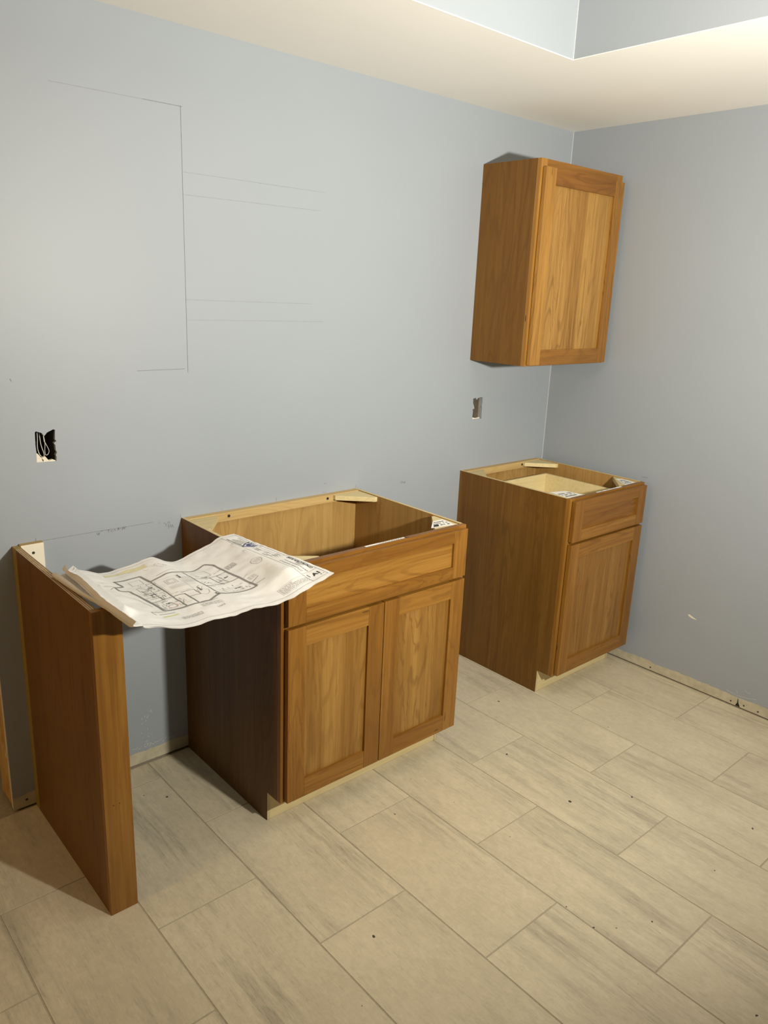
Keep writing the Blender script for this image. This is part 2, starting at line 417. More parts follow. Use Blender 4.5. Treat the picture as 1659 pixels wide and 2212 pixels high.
# pencil layout on the long wall
Y = -.0005
ribbons('pencil_line', [[(-1.919, 2.141), (-1.919, 1.363)]], .0013, 1, Y, PENCIL, wall_back)
ribbons('pencil_line', [[(-2.04, 2.1405), (-1.914, 2.141)]], .0013, 1, Y, PENCIL, wall_back)
ribbons('pencil_line', [[(-2.30, 2.139), (-2.04, 2.1405)]], .0010, 1, Y, PENCIL_F, wall_back)
ribbons('pencil_line', [[(-2.09, 1.373), (-1.93, 1.374)]], .0013, 1, Y, PENCIL, wall_back)
for za, zb, xe in ((1.962, 1.960, -1.378), (1.898, 1.899, -1.399), (1.589, 1.586, -1.429), (1.527, 1.525, -1.377)):
    ribbons('pencil_line', [[(-1.921, za), (xe, zb)]], .0011, 1, Y, PENCIL_F if za > 1.95 or 1.58 < za < 1.6 else PENCIL_F, wall_back)
ribbons('pencil_line', [[(-2.416, .881), (-2.254, .881), (-2.163, .880), (-2.06, .880)]], .0010, 1, Y, PENCIL, wall_back)
ribbons('pencil_note', [[(-2.246, 0.877), (-2.245, 0.869)], [(-2.241, 0.875), (-2.238, 0.872), (-2.241, 0.868), (-2.243, 0.871), (-2.238, 0.876), (-2.241, .876)], [(-2.233, 0.881), (-2.232, 0.878)], [(-2.230, 0.881), (-2.229, 0.878)],
    [(-2.213, 0.879), (-2.205, 0.880)], [(-2.209, 0.880), (-2.209, 0.872)], [(-2.195, 0.878), (-2.201, 0.877), (-2.202, 0.873), (-2.195, 0.872)], [(-2.192, .873), (-2.189, .879), (-2.186, .873)],
    [(-2.18, 0.873), (-2.177, 0.882), (-2.174, 0.873)], [(-2.179, .877), (-2.175, .877)], [(-2.172, 0.877), (-2.168, 0.877)], [(-2.166, 0.873), (-2.161, 0.881), (-2.163, 0.873)], [(-2.159, 0.881), (-2.158, 0.873), (-2.152, 0.882)]], .0011, 1, Y, PENCIL, wall_back)
ribbons('pencil_note', [[(-2.023, 0.873), (-2.013, 0.865), (-2.016, 0.858)], [(-2.038, 0.877), (-2.038, 0.872)], [(-2.007, 0.874), (-2.007, 0.866)], [(-2.002, 0.874), (-2.002, 0.866)], [(-2.007, 0.863), (-2.005, 0.849)], [(-2.006, 0.861), (-1.998, 0.861), (-1.999, 0.856), (-2.005, 0.856)], [(-1.998, 0.85), (-1.992, 0.861), (-1.987, 0.849)], [(-1.997, 0.855), (-1.99, 0.854)]], .0012, 1, Y, PENCIL, wall_back)
ribbons('pencil_note', [[(-0.957, 0.872), (-0.951, 0.876), (-0.944, 0.871), (-0.95, 0.866), (-0.957, 0.872)], [(-0.941, 0.873), (-0.938, 0.865), (-0.934, 0.871), (-0.932, 0.864), (-0.929, 0.873)]], .0012, 1, Y, PENCIL, wall_back)
ribbons('pencil_tick', [[(-1.361, 0.918), (-1.347, 0.919)], [(-1.366, 0.883), (-1.360, 0.885)], [(-1.356, .884), (-1.350, .883)], [(-1.2, 0.892), (-1.199, 0.881)], [(-1.578, 0.893), (-1.578, 0.882)], [(-1.805, 0.886), (-1.803, 0.883)], [(-1.961, 0.891), (-1.961, 0.881)], [(-2.43, .892), (-2.430, .884)], [(-2.461, 1.364), (-2.458, 1.356)]], .0013, 1, Y, PENCIL, wall_back)
# old paint skips above the bare foot of the wall between the end panel and the sink cabinet
sk = random.Random(3); polys = []
for i in range(26):
    x = -2.125 + sk.uniform(-.02, .02) + (i % 3)*.006; z = .07 + sk.random()**1.5*.13
    polys.append([(x, z), (x+sk.uniform(-.004, .006), z+sk.uniform(.001, .008))])
for i in range(16):
    x = -2.17+i*.010; polys.append([(x, .066+sk.uniform(-.004, .008)), (x+.009, .068+sk.uniform(-.004, .010))])
ribbons('paint_skip', polys, .0018, 1, Y, SCRATCH, wall_back)
disc('drywall_screw', (-2.525, 0, .032), .004, 1, .0008, BLACKM, wall_back)

wall_right = struct(box('wall_right', (0, FRONT-.1, .0045), (.115, FAR+.1, CEIL_Z), PAINT_RIGHT, None, 0))
for y, z in ((-.725, .018), (-1.105, .0175), (-1.161, .019), (-1.221, .018)):
    disc('drywall_screw', (0.0, y, z), .0036, 0, .0008, BLACKM, wall_right)
prism('gouge', [(-0.861, 0.330), (-0.868, 0.333), (-.880, .328), (-0.905, 0.319), (-0.883, 0.319), (-0.868, 0.323)], 0, -.0007, .002, GYPSUM, wall_right)
prism('crack', [(-1.132, 0.040), (-1.1345, 0.038), (-1.1375, .022), (-1.146, 0.006), (-1.126, 0.006), (-1.1325, .022)], 0, -.0006, .002, DARK, wall_right)
ribbons('paint_scratch', [[(-1.154, .089), (-1.164, .083), (-1.179, .084)], [(-1.207, .068), (-1.176, .060), (-1.129, .052), (-1.077, .060)], [(-1.12, .075), (-1.128, .062)]], .0016, 0, -.0005, SCRATCH, wall_right)
ribbons('pencil_tick', [[(-.554, .888), (-.583, .890)]], .0016, 0, -.0005, PENCIL, wall_right)

wall_front = struct(box('wall_front', (LEFT-.1, FRONT-.1, 0), (0, FRONT, CEIL_Z), PAINT, None, 0))
wall_left = struct(box('wall_left', (LEFT-.1, FRONT, 0), (LEFT, FAR, CEIL_Z), PAINT, None, 0))
wall_far = struct(box('wall_far', (LEFT-.1, FAR, 0), (0, FAR+.1, CEIL_Z), PAINT, None, 0))

# soffit ring round the tray, tray sides, tray top
bm = bmesh.new()
for lo, hi in (((LEFT-.1, TY, CEIL_Z), (.115, FAR+.1, CEIL_Z+.0025)), ((TX, FRONT-.1, CEIL_Z), (.115, TY, CEIL_Z+.0025)),
               ((LEFT-.1, FRONT-.1, CEIL_Z), (TX, TF, CEIL_Z+.0025)), ((LEFT-.1, TF, CEIL_Z), (TL, TY, CEIL_Z+.0025)),
               ((TL-.05, TF-.05, TRAY_Z), (TX+.05, TY+.05, TRAY_Z+.03))): add_box(bm, lo, hi)
ceiling = struct(from_bm('ceiling', bm, CEIL))
struct(box('wall_tray_back', (TL-.02, TY, CEIL_Z+.0027), (TX+.02, TY+.02, TRAY_Z), PAINT, None, 0))
struct(box('wall_tray_right', (TX, TF-.02, CEIL_Z+.0027), (TX+.02, TY, TRAY_Z), PAINT, None, 0))
struct(box('wall_tray_front', (TL-.02, TF-.02, CEIL_Z+.0027), (TX, TF, TRAY_Z), PAINT, None, 0))
struct(box('wall_tray_left', (TL-.02, TF, CEIL_Z+.0027), (TL, TY, TRAY_Z), PAINT, None, 0))
# thin painted joints that catch the light
struct(box('trim_1', (-.0018, -.0018, .06), (-.0001, -.0001, CEIL_Z), CAULK, None, 0))
struct(box('trim_2', (TX-.0018, TY-.0018, CEIL_Z+.001), (TX-.0001, TY-.0001, TRAY_Z), CAULK, None, 0))
struct(box('trim_3', (TL, TY-.0025, CEIL_Z-.0012), (TX, TY-.0001, CEIL_Z+.0012), CEIL, None, 0))

# ------------------------------------------------------------------ cabinets
BD, BH, LIP = .5977, .8788, .0207
DZ0, DDZ, GAPZ, DZ1 = .1107, .6893, .7005, .8706
FF = .019
REV = .012
def recess_face(name, x0, x1, z0, z1, y, stile, rail, parent, panel_mat, tones, grain=2):
    """shaker front: recessed panel (the part) with two stiles and two rails (sub-parts). y = back plane, front at y-LIP"""
    pn = box(name, (x0+stile-.008, y-LIP+.0095, z0+rail-.008), (x1-stile+.008, y-.0045, z1-rail+.008), panel_mat, parent, .0004, tone=tones[4], seed=tones[5])
    box('stile', (x0, y-LIP, z0), (x0+stile, y-.0030, z1), CHERRY[2], pn, .0012, tone=tones[0][0], red=tones[0][1])
    box('stile', (x1-stile, y-LIP, z0), (x1, y-.0030, z1), CHERRY[2], pn, .0012, tone=tones[1][0], red=tones[1][1])
    box('rail', (x0+stile+.0003, y-LIP+.0003, z1-rail), (x1-stile-.0003, y-.0030, z1), CHERRY[0], pn, .0010, tone=tones[2][0], red=tones[2][1])
    box('rail', (x0+stile+.0003, y-LIP+.0003, z0), (x1-stile-.0003, y-.0030, z0+rail), CHERRY[0], pn, .0010, tone=tones[3][0], red=tones[3][1])
    return pn
def side_panel(xo, xi, parent, outer_vis):
    """side with toe notch; outer skin veneer, raw edges"""
    yb, yf = -.0008, -(BD-FF)
    pts = [(yb, .0008), (yb, BH), (yf, BH), (yf, .104), (-.523, .104), (-.523, .0008)]
    sgn = 1 if xi > xo else -1
    skin = xo + sgn*.0011
    s = prism('side_panel', pts, 0, skin, xi, MAPLE, parent, tone=.42)
    prism('veneer', pts, 0, xo, skin-sgn*.00005, VENEER, s, tone=outer_vis)
    # raw upper and toe edge of the plywood
    box('raw_edge', (min(skin, xi)+.0002, yf+.001, BH-.0006), (max(skin, xi)-.0002, yb-.001, BH+.0006), BIRCH, s, 0, tone=.35)
    box('raw_edge', (min(skin, xi)+.0002, -.5236, .002), (max(skin, xi)-.0002, -.5226, .1035), BIRCH_Z, s, 0, tone=.5)
    return s
def face_frame(x0, x1, y, z0, z1, mids, parent, st=.038, rails=(.038, .038), tones=(.5, .5)):
    box('frame_stile', (x0, y, z0), (x0+st, y+FF-.0002, z1), CHERRY_FINE, parent, .0008, tone=tones[0])
    box('frame_stile', (x1-st, y, z0), (x1, y+FF-.0002, z1), CHERRY_FINE, parent, .0008, tone=tones[1])
    box('frame_rail', (x0+st+.0002, y+.0002, z1-rails[0]), (x1-st-.0002, y+FF-.0002, z1), CHERRY[0], parent, .0008, tone=.42)
    box('frame_rail', (x0+st+.0002, y+.0002, z0), (x1-st-.0002, y+FF-.0002, z0+rails[1]), CHERRY[0], parent, .0008, tone=.42)
    for m in mids: box('frame_rail', (x0+st+.0002, y+.0002, m-.019), (x1-st-.0002, y+FF-.0002, m+.019), CHERRY[0], parent, .0008, tone=.42)
def corner_block(cx, cy, sx, sy, lx, ly, zt, parent, h=.018, tone=.5):
    prism('corner_block', [(cx, cy), (cx+sx*lx, cy), (cx+sx*lx, cy+sy*.012), (cx+sx*.012, cy+sy*ly), (cx, cy+sy*ly)], 2, zt-h, zt, BIRCH, parent, .0006, tone=tone)
def sticker(name, corners, z, parent, bars, mirror=False):
    """corners: quad p00,p10,p11,p01 in xy on top of a surface; printed bars as (u0,u1,v) fractions"""
    bm = bmesh.new()
    q = [Vector((x, y, z+.0004)) for x, y in corners]
    bm.faces.new([bm.verts.new(v) for v in q]); s = from_bm(name, bm, LABELM, parent)
    bm = bmesh.new()
    def P(u, v): return (q[0]*(1-u)+q[1]*u)*(1-v)+(q[3]*(1-u)+q[2]*u)*v + Vector((0, 0, .0003))
    for u0, u1, v0, v1 in bars: bm.faces.new([bm.verts.new(P(a, b)) for a, b in ((u0, v0), (u1, v0), (u1, v1), (u0, v1))])
    from_bm('label_print', bm, INK, s)
    return s
def bars(rng, rows, u0=.06, u1=.94, v0=.15, v1=.85, big=False):
    out = []
    for r in range(rows):
        v = v0+(v1-v0)*(r+.2)/rows; h = (v1-v0)/rows*.5; u = u0
        while u < u1:
            l = rng.uniform(.015, .05)*(1.6 if big else 1); out.append((u, min(u+l, u1), v, v+h)); u += l+rng.uniform(.01, .03)
            if rng.random() < .12: u += .1
    return out
def base_body(x0, x1, parent, tones=(.5, .5), back_inset=.0):
    side_panel(x0, x0+.0125, parent, tones[0]); side_panel(x1, x1-.0125, parent, tones[1])
    box('back_panel', (x0+.0128, -.012, .106), (x1-.0128, -.006, BH-.022), MAPLE, parent, 0, tone=.62)
    box('hanging_rail', (x0+.0128, -.0275, BH-.030), (x1-.0128, -.0008, BH), MAPLE_X, parent, .0008, tone=.5)
    box('bottom_panel', (x0+.0128, -(BD-FF-.001), .106), (x1-.0128, -.0125, .1185), MAPLE_X, parent, 0, tone=.5)
    box('toe_kick', (x0+.0128, -.5225, .001), (x1-.0128, -.510, .1045), BIRCH, parent, .0006, tone=.55)

rng = random.Random(5)
# --- sink base cabinet
SL, SR = -1.9594, -1.196
sink = empty('sink_base_cabinet', ((SL+SR)/2, 0, 0), 'open-topped cherry base cabinet with two doors and a wide false drawer front, nearer the camera', 'cabinet')
base_body(SL, SR, sink, (.42, .5))
face_frame(SL, SR, -BD, .1045, BH, [.695], sink, tones=(.45, .55))
recess_face('false_drawer_front', SL+REV, SR-REV, GAPZ, DZ1, -BD, .063, .042, sink, CHERRY_PANEL[0], ((.50, .25), (.55, .1), (.40, .42), (.44, .5), .60, .3))
MID = (SL+SR)/2
recess_face('door', SL+REV, MID-.0015, DZ0, DDZ, -BD, .063, .063, sink, CHERRY_PANEL[2], ((.47, .42), (.44, .35), (.62, .05), (.55, .25), .60, .71))
recess_face('door', MID+.0015, SR-REV, DZ0, DDZ, -BD, .063, .063, sink, CHERRY_PANEL[2], ((.42, .3), (.56, .12), (.66, .0), (.45, .2), .58, .23))
zt = BH-.003
corner_block(SL+.013, -.028, 1, -1, .105, .125, zt, sink, tone=.35)
corner_block(SR-.013, -.028, -1, -1, .125, .115, zt, sink, tone=.6)
corner_block(SR-.013, -(BD-FF-.001), -1, 1, .11, .125, zt, sink, tone=.5)
corner_block(SL+.013, -(BD-FF-.001), 1, 1, .14, .10, zt, sink, tone=.5)
for x in (-1.793, -1.362): disc('screw', (x, -.0275, BH-.013), .0052, 1, .003, BLACKM, sink)
sticker('label', [(-1.325, -.556), (-1.225, -.572), (-1.214, -.500), (-1.262, -.500)], zt, sink, bars(rng, 3, .1, .9)+[(.1, .35, .1, .4)])
sticker('label', [(-1.642, -.592), (-1.478, -.592), (-1.478, -.582), (-1.642, -.582)], BH, sink, bars(rng, 2, .35, .97, .2, .9))
ribbons('marker_scribble', [[(-1.477, -.588), (-1.47, -.584), (-1.474, -.592), (-1.464, -.586), (-1.466, -.593), (-1.458, -.589)]], .002, 2, BH+.0004, INK, sink)

# --- right base cabinet
RL, RR = -.5944, -.0457
rb = empty('drawer_base_cabinet', ((RL+RR)/2, 0, 0), 'cherry base cabinet with one drawer over one door, in the corner under the wall cabinet', 'cabinet')
base_body(RL, RR, rb, (.58, .5))
face_frame(RL, RR, -BD, .1045, BH, [.695], rb, tones=(.62, .5))
recess_face('drawer_front', RL+REV, RR-REV, GAPZ, DZ1, -BD, .060, .046, rb, CHERRY_PANEL[0], ((.44, .22), (.42, .45), (.42, .4), (.50, .2), .36, .52))
recess_face('door', RL+REV, RR-REV, DZ0, DDZ, -BD, .060, .060, rb, CHERRY_PANEL[2], ((.50, .32), (.44, .40), (.55, .2), (.48, .38), .52, .87))
DL, DRR, DBK, DT = RL+.036, -.098, -.104, .828
db = bmesh.new()
add_box(db, (DL, DBK-.012, DT-.11), (DRR, DBK, DT), .0008)
add_box(db, (DL, -.590, DT-.11), (DL+.012, DBK-.0122, DT), .0008)
add_box(db, (DRR-.012, -.590, DT-.11), (DRR, DBK-.0122, DT), .0008)
add_box(db, (DL+.0122, -.590, DT-.11), (DRR-.0122, -.578, DT), .0008)
add_box(db, (DL+.0122, -.577, DT-.105), (DRR-.0122, DBK-.0124, DT-.099), 0)
from_bm('drawer_box', db, BIRCH, rb, tone=.55)
corner_block(RL+.013, -.028, 1, -1, .105, .11, zt, rb, tone=.25)
corner_block(RR-.013, -.028, -1, -1, .125, .115, zt, rb, tone=.6)
corner_block(RR-.013, -(BD-FF-.001), -1, 1, .14, .125, zt, rb, tone=.3)
corner_block(RL+.013, -(BD-FF-.001), 1, 1, .125, .125, zt, rb, tone=.5)
disc('screw', (-.190, -.0275, BH-.013), .0052, 1, .003, BLACKM, rb)
sticker('label', [(-.575, -.572), (-.470, -.572), (-.484, -.490), (-.560, -.470)], zt, rb, bars(rng, 3, .1, .9, .1, .7, True))
sticker('label', [(-.162, -.572), (-.080, -.572), (-.066, -.500), (-.095, -.480)], zt, rb, bars(rng, 4, .1, .8, .1, .8))
sticker('label', [(-.400, -.592), (-.215, -.592), (-.215, -.582), (-.400, -.582)], BH, rb, bars(rng, 2, .05, .75, .2, .9))

# --- wall cabinet
UL, UR, UB, UT, UD = -.5796, -.0255, 1.3686, 2.1516, .2952
uc = empty('wall_cabinet', ((UL+UR)/2, 0, UB), 'single-door cherry cabinet hung on the wall in the upper right corner', 'cabinet')
s = box('side_panel', (UL+.001, -(UD-FF), UB), (UL+.0125, -.0008, UT), MAPLE, uc, 0, tone=.5)
box('veneer', (UL, -(UD-FF), UB), (UL+.00095, -.0008, UT), VENEER, s, 0, tone=.66)
s = box('side_panel', (UR-.0125, -(UD-FF), UB), (UR-.001, -.0008, UT), MAPLE, uc, 0, tone=.5)
box('veneer', (UR-.00095, -(UD-FF), UB), (UR, -.0008, UT), VENEER, s, 0, tone=.5)
box('top_panel', (UL+.0128, -(UD-FF-.0005), UT-.022), (UR-.0128, -.007, UT-.010), MAPLE_X, uc, 0)
box('bottom_panel', (UL+.0128, -(UD-FF-.0005), UB+.010), (UR-.0128, -.007, UB+.022), MAPLE_X, uc, 0)
box('back_panel', (UL+.0128, -.0068, UB), (UR-.0128, -.0008, UT), MAPLE, uc, 0)
box('shelf', (UL+.0130, -(UD-FF-.02), 1.74), (UR-.0130, -.007, 1.752), MAPLE_X, uc, 0)
face_frame(UL, UR, -UD, UB, UT, [], uc, tones=(.72, .62))
recess_face('door', UL+.0105, UR-.0105, UB+.005, 2.1215, -UD, .063, .061, uc, CHERRY_PANEL[2], ((.78, .0), (.60, .1), (.38, .62), (.52, .35), .76, .44))

# --- end panel for the dishwasher bay
PL, PR, PD = -2.4976, -2.4239, .5970
ep = empty('end_panel', (PL, 0, 0), 'free-standing cherry end panel with a narrow front stile, left of the sink cabinet', 'cabinet panel')
board = box('side_board', (PL+.0008, -(PD-.0195), .0008), (PL+.0180, -.036, BH-.0004), PLYEDGE, ep, 0)
box('veneer', (PL, -(PD-.0195), .0008), (PL+.00075, -.036, BH-.0004), VENEER, board, 0, tone=.92, red=.0)
box('veneer', (PL+.01805, -(PD-.0195), .0008), (PL+.0187, -.036, BH-.0004), VENEER, board, 0, tone=.5)
box('front_stile', (PL, -PD, .0008), (PR, -(PD-.0193), BH-.0006), CHERRY_FINE, ep, .0010, tone=.50, red=.1, seed=.37)
box('scribe_strip', (PL, -.0357, .0008), (PL+.0187, -.0008, BH+.0004), YELLOW_EDGE, ep, .0006)
cl = box('wall_cleat', (PL+.0190, -.0195, .56), (-2.414, -.0008, BH+.003), BOARD, ep, .0008)
box('cleat_top', (PL+.0190, -.0190, BH+.0032), (-2.4145, -.001, BH+.0045), MAPLE_X, cl, 0, tone=.1)
disc('screw', (-2.445, -.0195, .855), .0042, 1, .002, BLACKM, ep)
for x in (-2.478, -2.462): disc('nail', (x+.004, -PD, .335), .0016, 1, .0006, BLACKM, ep, 8)

# --- cable loops left in the wall opening
def YW(pts, y): return [(x, y, z) for x, z in pts]
cb = empty('cable_loop', (-2.385, .03, 1.14), 'grey electrical cable loops inside the torn wall opening at left', 'cable')
def CW(pts, y): return [(x + y*.33, y, z - y*.2) for x, z in pts]
tube('cable', CW([(-2.401, 1.260), (-2.4015, 1.197), (-2.4035, 1.166), (-2.4015, 1.150), (-2.397, 1.139), (-2.391, 1.134), (-2.386, 1.138), (-2.388, 1.150), (-2.3915, 1.163), (-2.3945, 1.185), (-2.397, 1.255)], .020), .0012, CABLE, cb)
tube('cable', CW([(-2.386, 1.25), (-2.384, 1.187), (-2.380, 1.174), (-2.374, 1.160), (-2.3715, 1.149), (-2.376, 1.140), (-2.382, 1.140), (-2.3835, 1.152), (-2.3815, 1.175), (-2.384, 1.198)], .016), .0009, CABLE, cb)

NS,NT=97,73
def catm(P,n):
    P=np.array(P,float); L=np.r_[0,np.cumsum(np.linalg.norm(np.diff(P,axis=0),axis=1))]
    q=np.linspace(0,L[-1],n); out=np.zeros((n,P.shape[1]))
    m=np.gradient(P,L,axis=0)
    k=np.clip(np.searchsorted(L,q,side='right')-1,0,len(P)-2)
    h=(L[k+1]-L[k]); s=((q-L[k])/h)[:,None]; h=h[:,None]
    return (2*s**3-3*s**2+1)*P[k]+(s**3-2*s**2+s)*h*m[k]+(-2*s**3+3*s**2)*P[k+1]+(s**3-s**2)*h*m[k+1]
TOP=[(-1.9139,-.2647,.8835),(-1.9704,-.2625,.8741),(-2.0179,-.2607,.8598),(-2.0797,-.2583,.8397),(-2.101,-.2575,.8318),(-2.1378,-.2561,.8344),(-2.1634,-.2552,.8481),(-2.1867,-.2543,.8575),(-2.2271,-.2527,.8502),(-2.2839,-.2506,.8405),(-2.3334,-.2487,.8372),(-2.3753,-.2471,.8531),(-2.4115,-.2457,.8631)]
BOT=[(-1.867,-.722,.8833),(-1.935,-.72,.8629),(-1.9967,-.7182,.8428),(-2.063,-.7163,.834),(-2.1206,-.7146,.8385),(-2.1822,-.7128,.8329),(-2.2417,-.7111,.8363),(-2.2881,-.7097,.8319),(-2.3377,-.7083,.839),(-2.3851,-.7069,.8543),(-2.4163,-.706,.86),(-2.4338,-.7055,.868)]
def sheet(CON,RIM,dz=0.0):
    """grid [s][t] -> xyz ; s 0 = right edge, t 0 = near edge"""
    a=catm(TOP,80);b=catm(BOT,80)
    c=catm(CON,NT);r=catm(RIM,NT)   # near -> far
    G=np.zeros((NS,NT,3))
    for j in range(NT):
        t=j/(NT-1)
        sec=b*(1-t)+a*t
        # hump over the cabinet top and over the front stile of the end panel
        x,y=sec[:,0],sec[:,1]
        dx=np.maximum(0,-1.962-x);dy=np.maximum(0,-.622-y)
        sup=.8825-.55*dx-.28*dy
        d2=np.maximum(0,np.abs(y+.59)-.012)+np.maximum(0,x+2.42)
        sup2=.8825-.75*d2
        for S in (sup,sup2):
            k=.006; h=np.clip(.5+.5*(S-sec[:,2])/k,0,1)
            sec[:,2]=sec[:,2]*(1-h)+S*h+k*h*(1-h)
        keep=sec[::4].copy(); keep=keep[keep[:,0]>c[j,0]+.03]
        z0=np.array([c[j,0]+.012,c[j,1],c[j,2]-.001])
        G[:,j]=catm(list(keep)+[z0,c[j],(c[j]*.45+r[j]*.55)+np.array([-.006,0,0]),r[j]],NS)
    G[:,:,2]+=dz
    return G

# ------------------------------------------------------------------ the drawing set, draped from the end panel to the sink cabinet
CA=[[-2.454,-.747,.886],[-2.458,-.684,.886],[-2.462,-.619,.886],[-2.463,-.553,.886],[-2.459,-.457,.886],[-2.456,-.385,.886],[-2.455,-.343,.886],[-2.456,-.308,.886]]
RA=[[-2.466,-.779,.914],[-2.468,-.712,.914],[-2.471,-.645,.914],[-2.468,-.545,.914],[-2.463,-.473,.914],[-2.464,-.419,.914],[-2.47,-.39,.914],[-2.461,-.331,.914]]
CB=[[-2.454,-.717,.882],[-2.455,-.666,.882],[-2.457,-.599,.882],[-2.464,-.554,.882],[-2.475,-.474,.882],[-2.483,-.398,.882],[-2.485,-.351,.881],[-2.485,-.308,.881]]
RB=[[-2.462,-.766,.898],[-2.465,-.702,.898],[-2.467,-.632,.898],[-2.468,-.585,.898],[-2.476,-.505,.898],[-2.478,-.4,.898],[-2.48,-.348,.898],[-2.484,-.323,.898]]
CB=[[x-.002,y-.004,z] for x,y,z in CB]; RB=[[x-.003,y,z] for x,y,z in RB]
GA=sheet(CA,RA); GB=sheet(CB,RB,-.0022)
def crumple(G, amp, seed, floor_z=0):
    O=G.copy(); ns,nt=G.shape[:2]
    for i in range(ns):
        for j in range(nt):
            u=i/(ns-1); t=j/(nt-1)
            a=noise.noise(Vector((u*9,t*7,seed))); b=noise.noise(Vector((u*26,t*20,seed+5))); c=abs(noise.noise(Vector((u*14+t*6,t*12-u*5,seed+9))))
            fold=math.exp(-((u-.5)/.012)**2)*.0012
            k=.35+.65*(1 if .04<t<.96 else .6)
            O[i,j,2]+=amp*(a*.9+b*.45-c*1.1)*k+fold
            x,y=O[i,j,0],O[i,j,1]
            if (x>-1.965 and y>-.625) or (x<-2.415 and -.605<y) : O[i,j,2]=max(O[i,j,2],floor_z)
            if j in (0,nt-1): O[i,j,1]+=b*.0025
    return O
GA=crumple(GA,.0019,1.0,.8822); GB=crumple(GB,.0019,1.0,.8805)
def grid_mesh(name,G,m,parent,skip=None):
    ns,nt=G.shape[:2]; o=origin(parent)
    vs=[tuple(Vector(G[i,j])-o) for i in range(ns) for j in range(nt)]
    fs=[(i*nt+j,(i+1)*nt+j,(i+1)*nt+j+1,i*nt+j+1) for i in range(ns-1) for j in range(nt-1)]
    me=bpy.data.meshes.new(name); me.from_pydata(vs,[],fs); me.update()
    ob=link(name,me,m,parent,smooth=True)
    return ob
plans=empty('construction_drawings',(-2.2,-.5,.88),'crumpled white floor plan sheets draped from the end panel to the sink cabinet','drawing')
sh=grid_mesh('sheet',GA,PAPER,plans)
shb=grid_mesh('sheet',GB,PAPER,plans)
PO=origin(sh)
def S(u,v,lift=.0006):
    """page inches (24 wide, 18 high) -> point on the upper sheet"""
    s=min(max((1-u/24.0),0),1)*(NS-1); t=min(max(v/18.0,0),1)*(NT-1)
    i=min(int(s),NS-2); j=min(int(t),NT-2); a=s-i; b=t-j
    # same split as the quads, lifted a little
    p=(GA[i,j]*(1-a)+GA[i+1,j]*a)*(1-b)+(GA[i,j+1]*(1-a)+GA[i+1,j+1]*a)*b
    return Vector((p[0],p[1],p[2]+lift))
def print_mesh(name,quads,m,lift=.0006):
    bm=bmesh.new()
    for q in quads: bm.faces.new([bm.verts.new(S(x,y,lift)) for x,y in q])
    o=from_bm(name,bm,m,sh); o['kind']='stuff'; return o
def seg(p,q,w):
    p,q=Vector(p),Vector(q); d=q-p; L=d.length
    if L<1e-6: return []
    n=Vector((-d.y,d.x))/L*w/2; k=max(1,int(L/.3)); out=[]
    for i in range(k):
        a=p+d*(i/k); b=p+d*((i+1)/k); out.append([tuple(a-n),tuple(b-n),tuple(b+n),tuple(a+n)])
    return out
def pl_(pts,w,close=False):
    out=[]; P=pts+[pts[0]] if close else pts
    for a,b in zip(P[:-1],P[1:]): out+=seg(a,b,w)
    return out
def rect(x0,y0,x1,y1,w): return pl_([(x0,y0),(x1,y0),(x1,y1),(x0,y1)],w,True)
def text(s,size,x,y,rot,m,name='lettering',bold=0.0,align='LEFT',shear=0.0):
    cu=bpy.data.curves.new('t','FONT'); cu.body=s; cu.size=size; cu.offset=bold; cu.align_x=align; cu.resolution_u=2; cu.shear=shear
    ob=bpy.data.objects.new('t',cu); COL.objects.link(ob); bpy.context.view_layer.update()
    me=bpy.data.meshes.new_from_object(ob.evaluated_get(bpy.context.evaluated_depsgraph_get()))
    bpy.data.objects.remove(ob); bpy.data.curves.remove(cu)
    c,sn=math.cos(rot),math.sin(rot)
    bm=bmesh.new(); bm.from_mesh(me); bpy.data.meshes.remove(me)
    for v in bm.verts:
        a,b=v.co.x*c-v.co.y*sn+x, v.co.x*sn+v.co.y*c+y
        v.co=S(a,b,.0008)
    me=bpy.data.meshes.new(name)
    bmesh.ops.translate(bm,vec=-PO,verts=bm.verts); bm.to_mesh(me); bm.free()
    return link(name,me,m,sh)
R90=math.pi/2
rq=random.Random(11)
# sheet border and title block down the right edge
border=rect(.7,.6,23.7,17.4,.035)+seg((21.9,.6),(21.9,17.4),.035)+seg((21.9,2.5),(23.7,2.5),.035)+seg((21.9,7.9),(23.7,7.9),.03)+seg((21.9,12.0),(23.7,12.0),.03)
border+=seg((22.9,7.9),(22.9,12.0),.025)+seg((23.3,7.9),(23.3,12.0),.02)
print_mesh('title_border',border,GREYINK)
text('CONSTRUCTION PLANS',.38,23.60,2.85,R90,INK,bold=.014,shear=.3)
text('DYNDMAN RESIDENCE',.36,22.42,2.95,R90,WALLINK,bold=.0)
text('A1',.78,22.55,1.35,0,INK,bold=.03)
text('WRA',.85,23.55,12.35,R90,NAVY,bold=.012,shear=.15)
def fine_print(rows,w,m,name='fine_print'):
    """lines of lettering too small to read in the photograph: (x, y0, y1) broken strokes running up the sheet"""
    q=[]
    for x,y0,y1 in rows:
        y=y0
        while y<y1:
            l=rq.uniform(.08,.30); q+=seg((x,y),(x,min(y+l,y1)),w); y+=l+rq.uniform(.03,.09)
    return print_mesh(name,q,m)
fine_print([(22.78,2.7,6.6)],.10,WALLINK)
fine_print([(23.02,4.3,5.0),(23.18,3.9,5.4)],.07,GREYINK)
fine_print([(22.15,13.2,16.6)],.20,WALLINK)
fine_print([(22.42,14.0,16.1),(22.60,13.9,16.2),(22.78,14.1,16.3),(22.96,14.3,15.8),(23.14,14.4,15.6),(23.40,13.9,16.2)],.07,GREYINK)
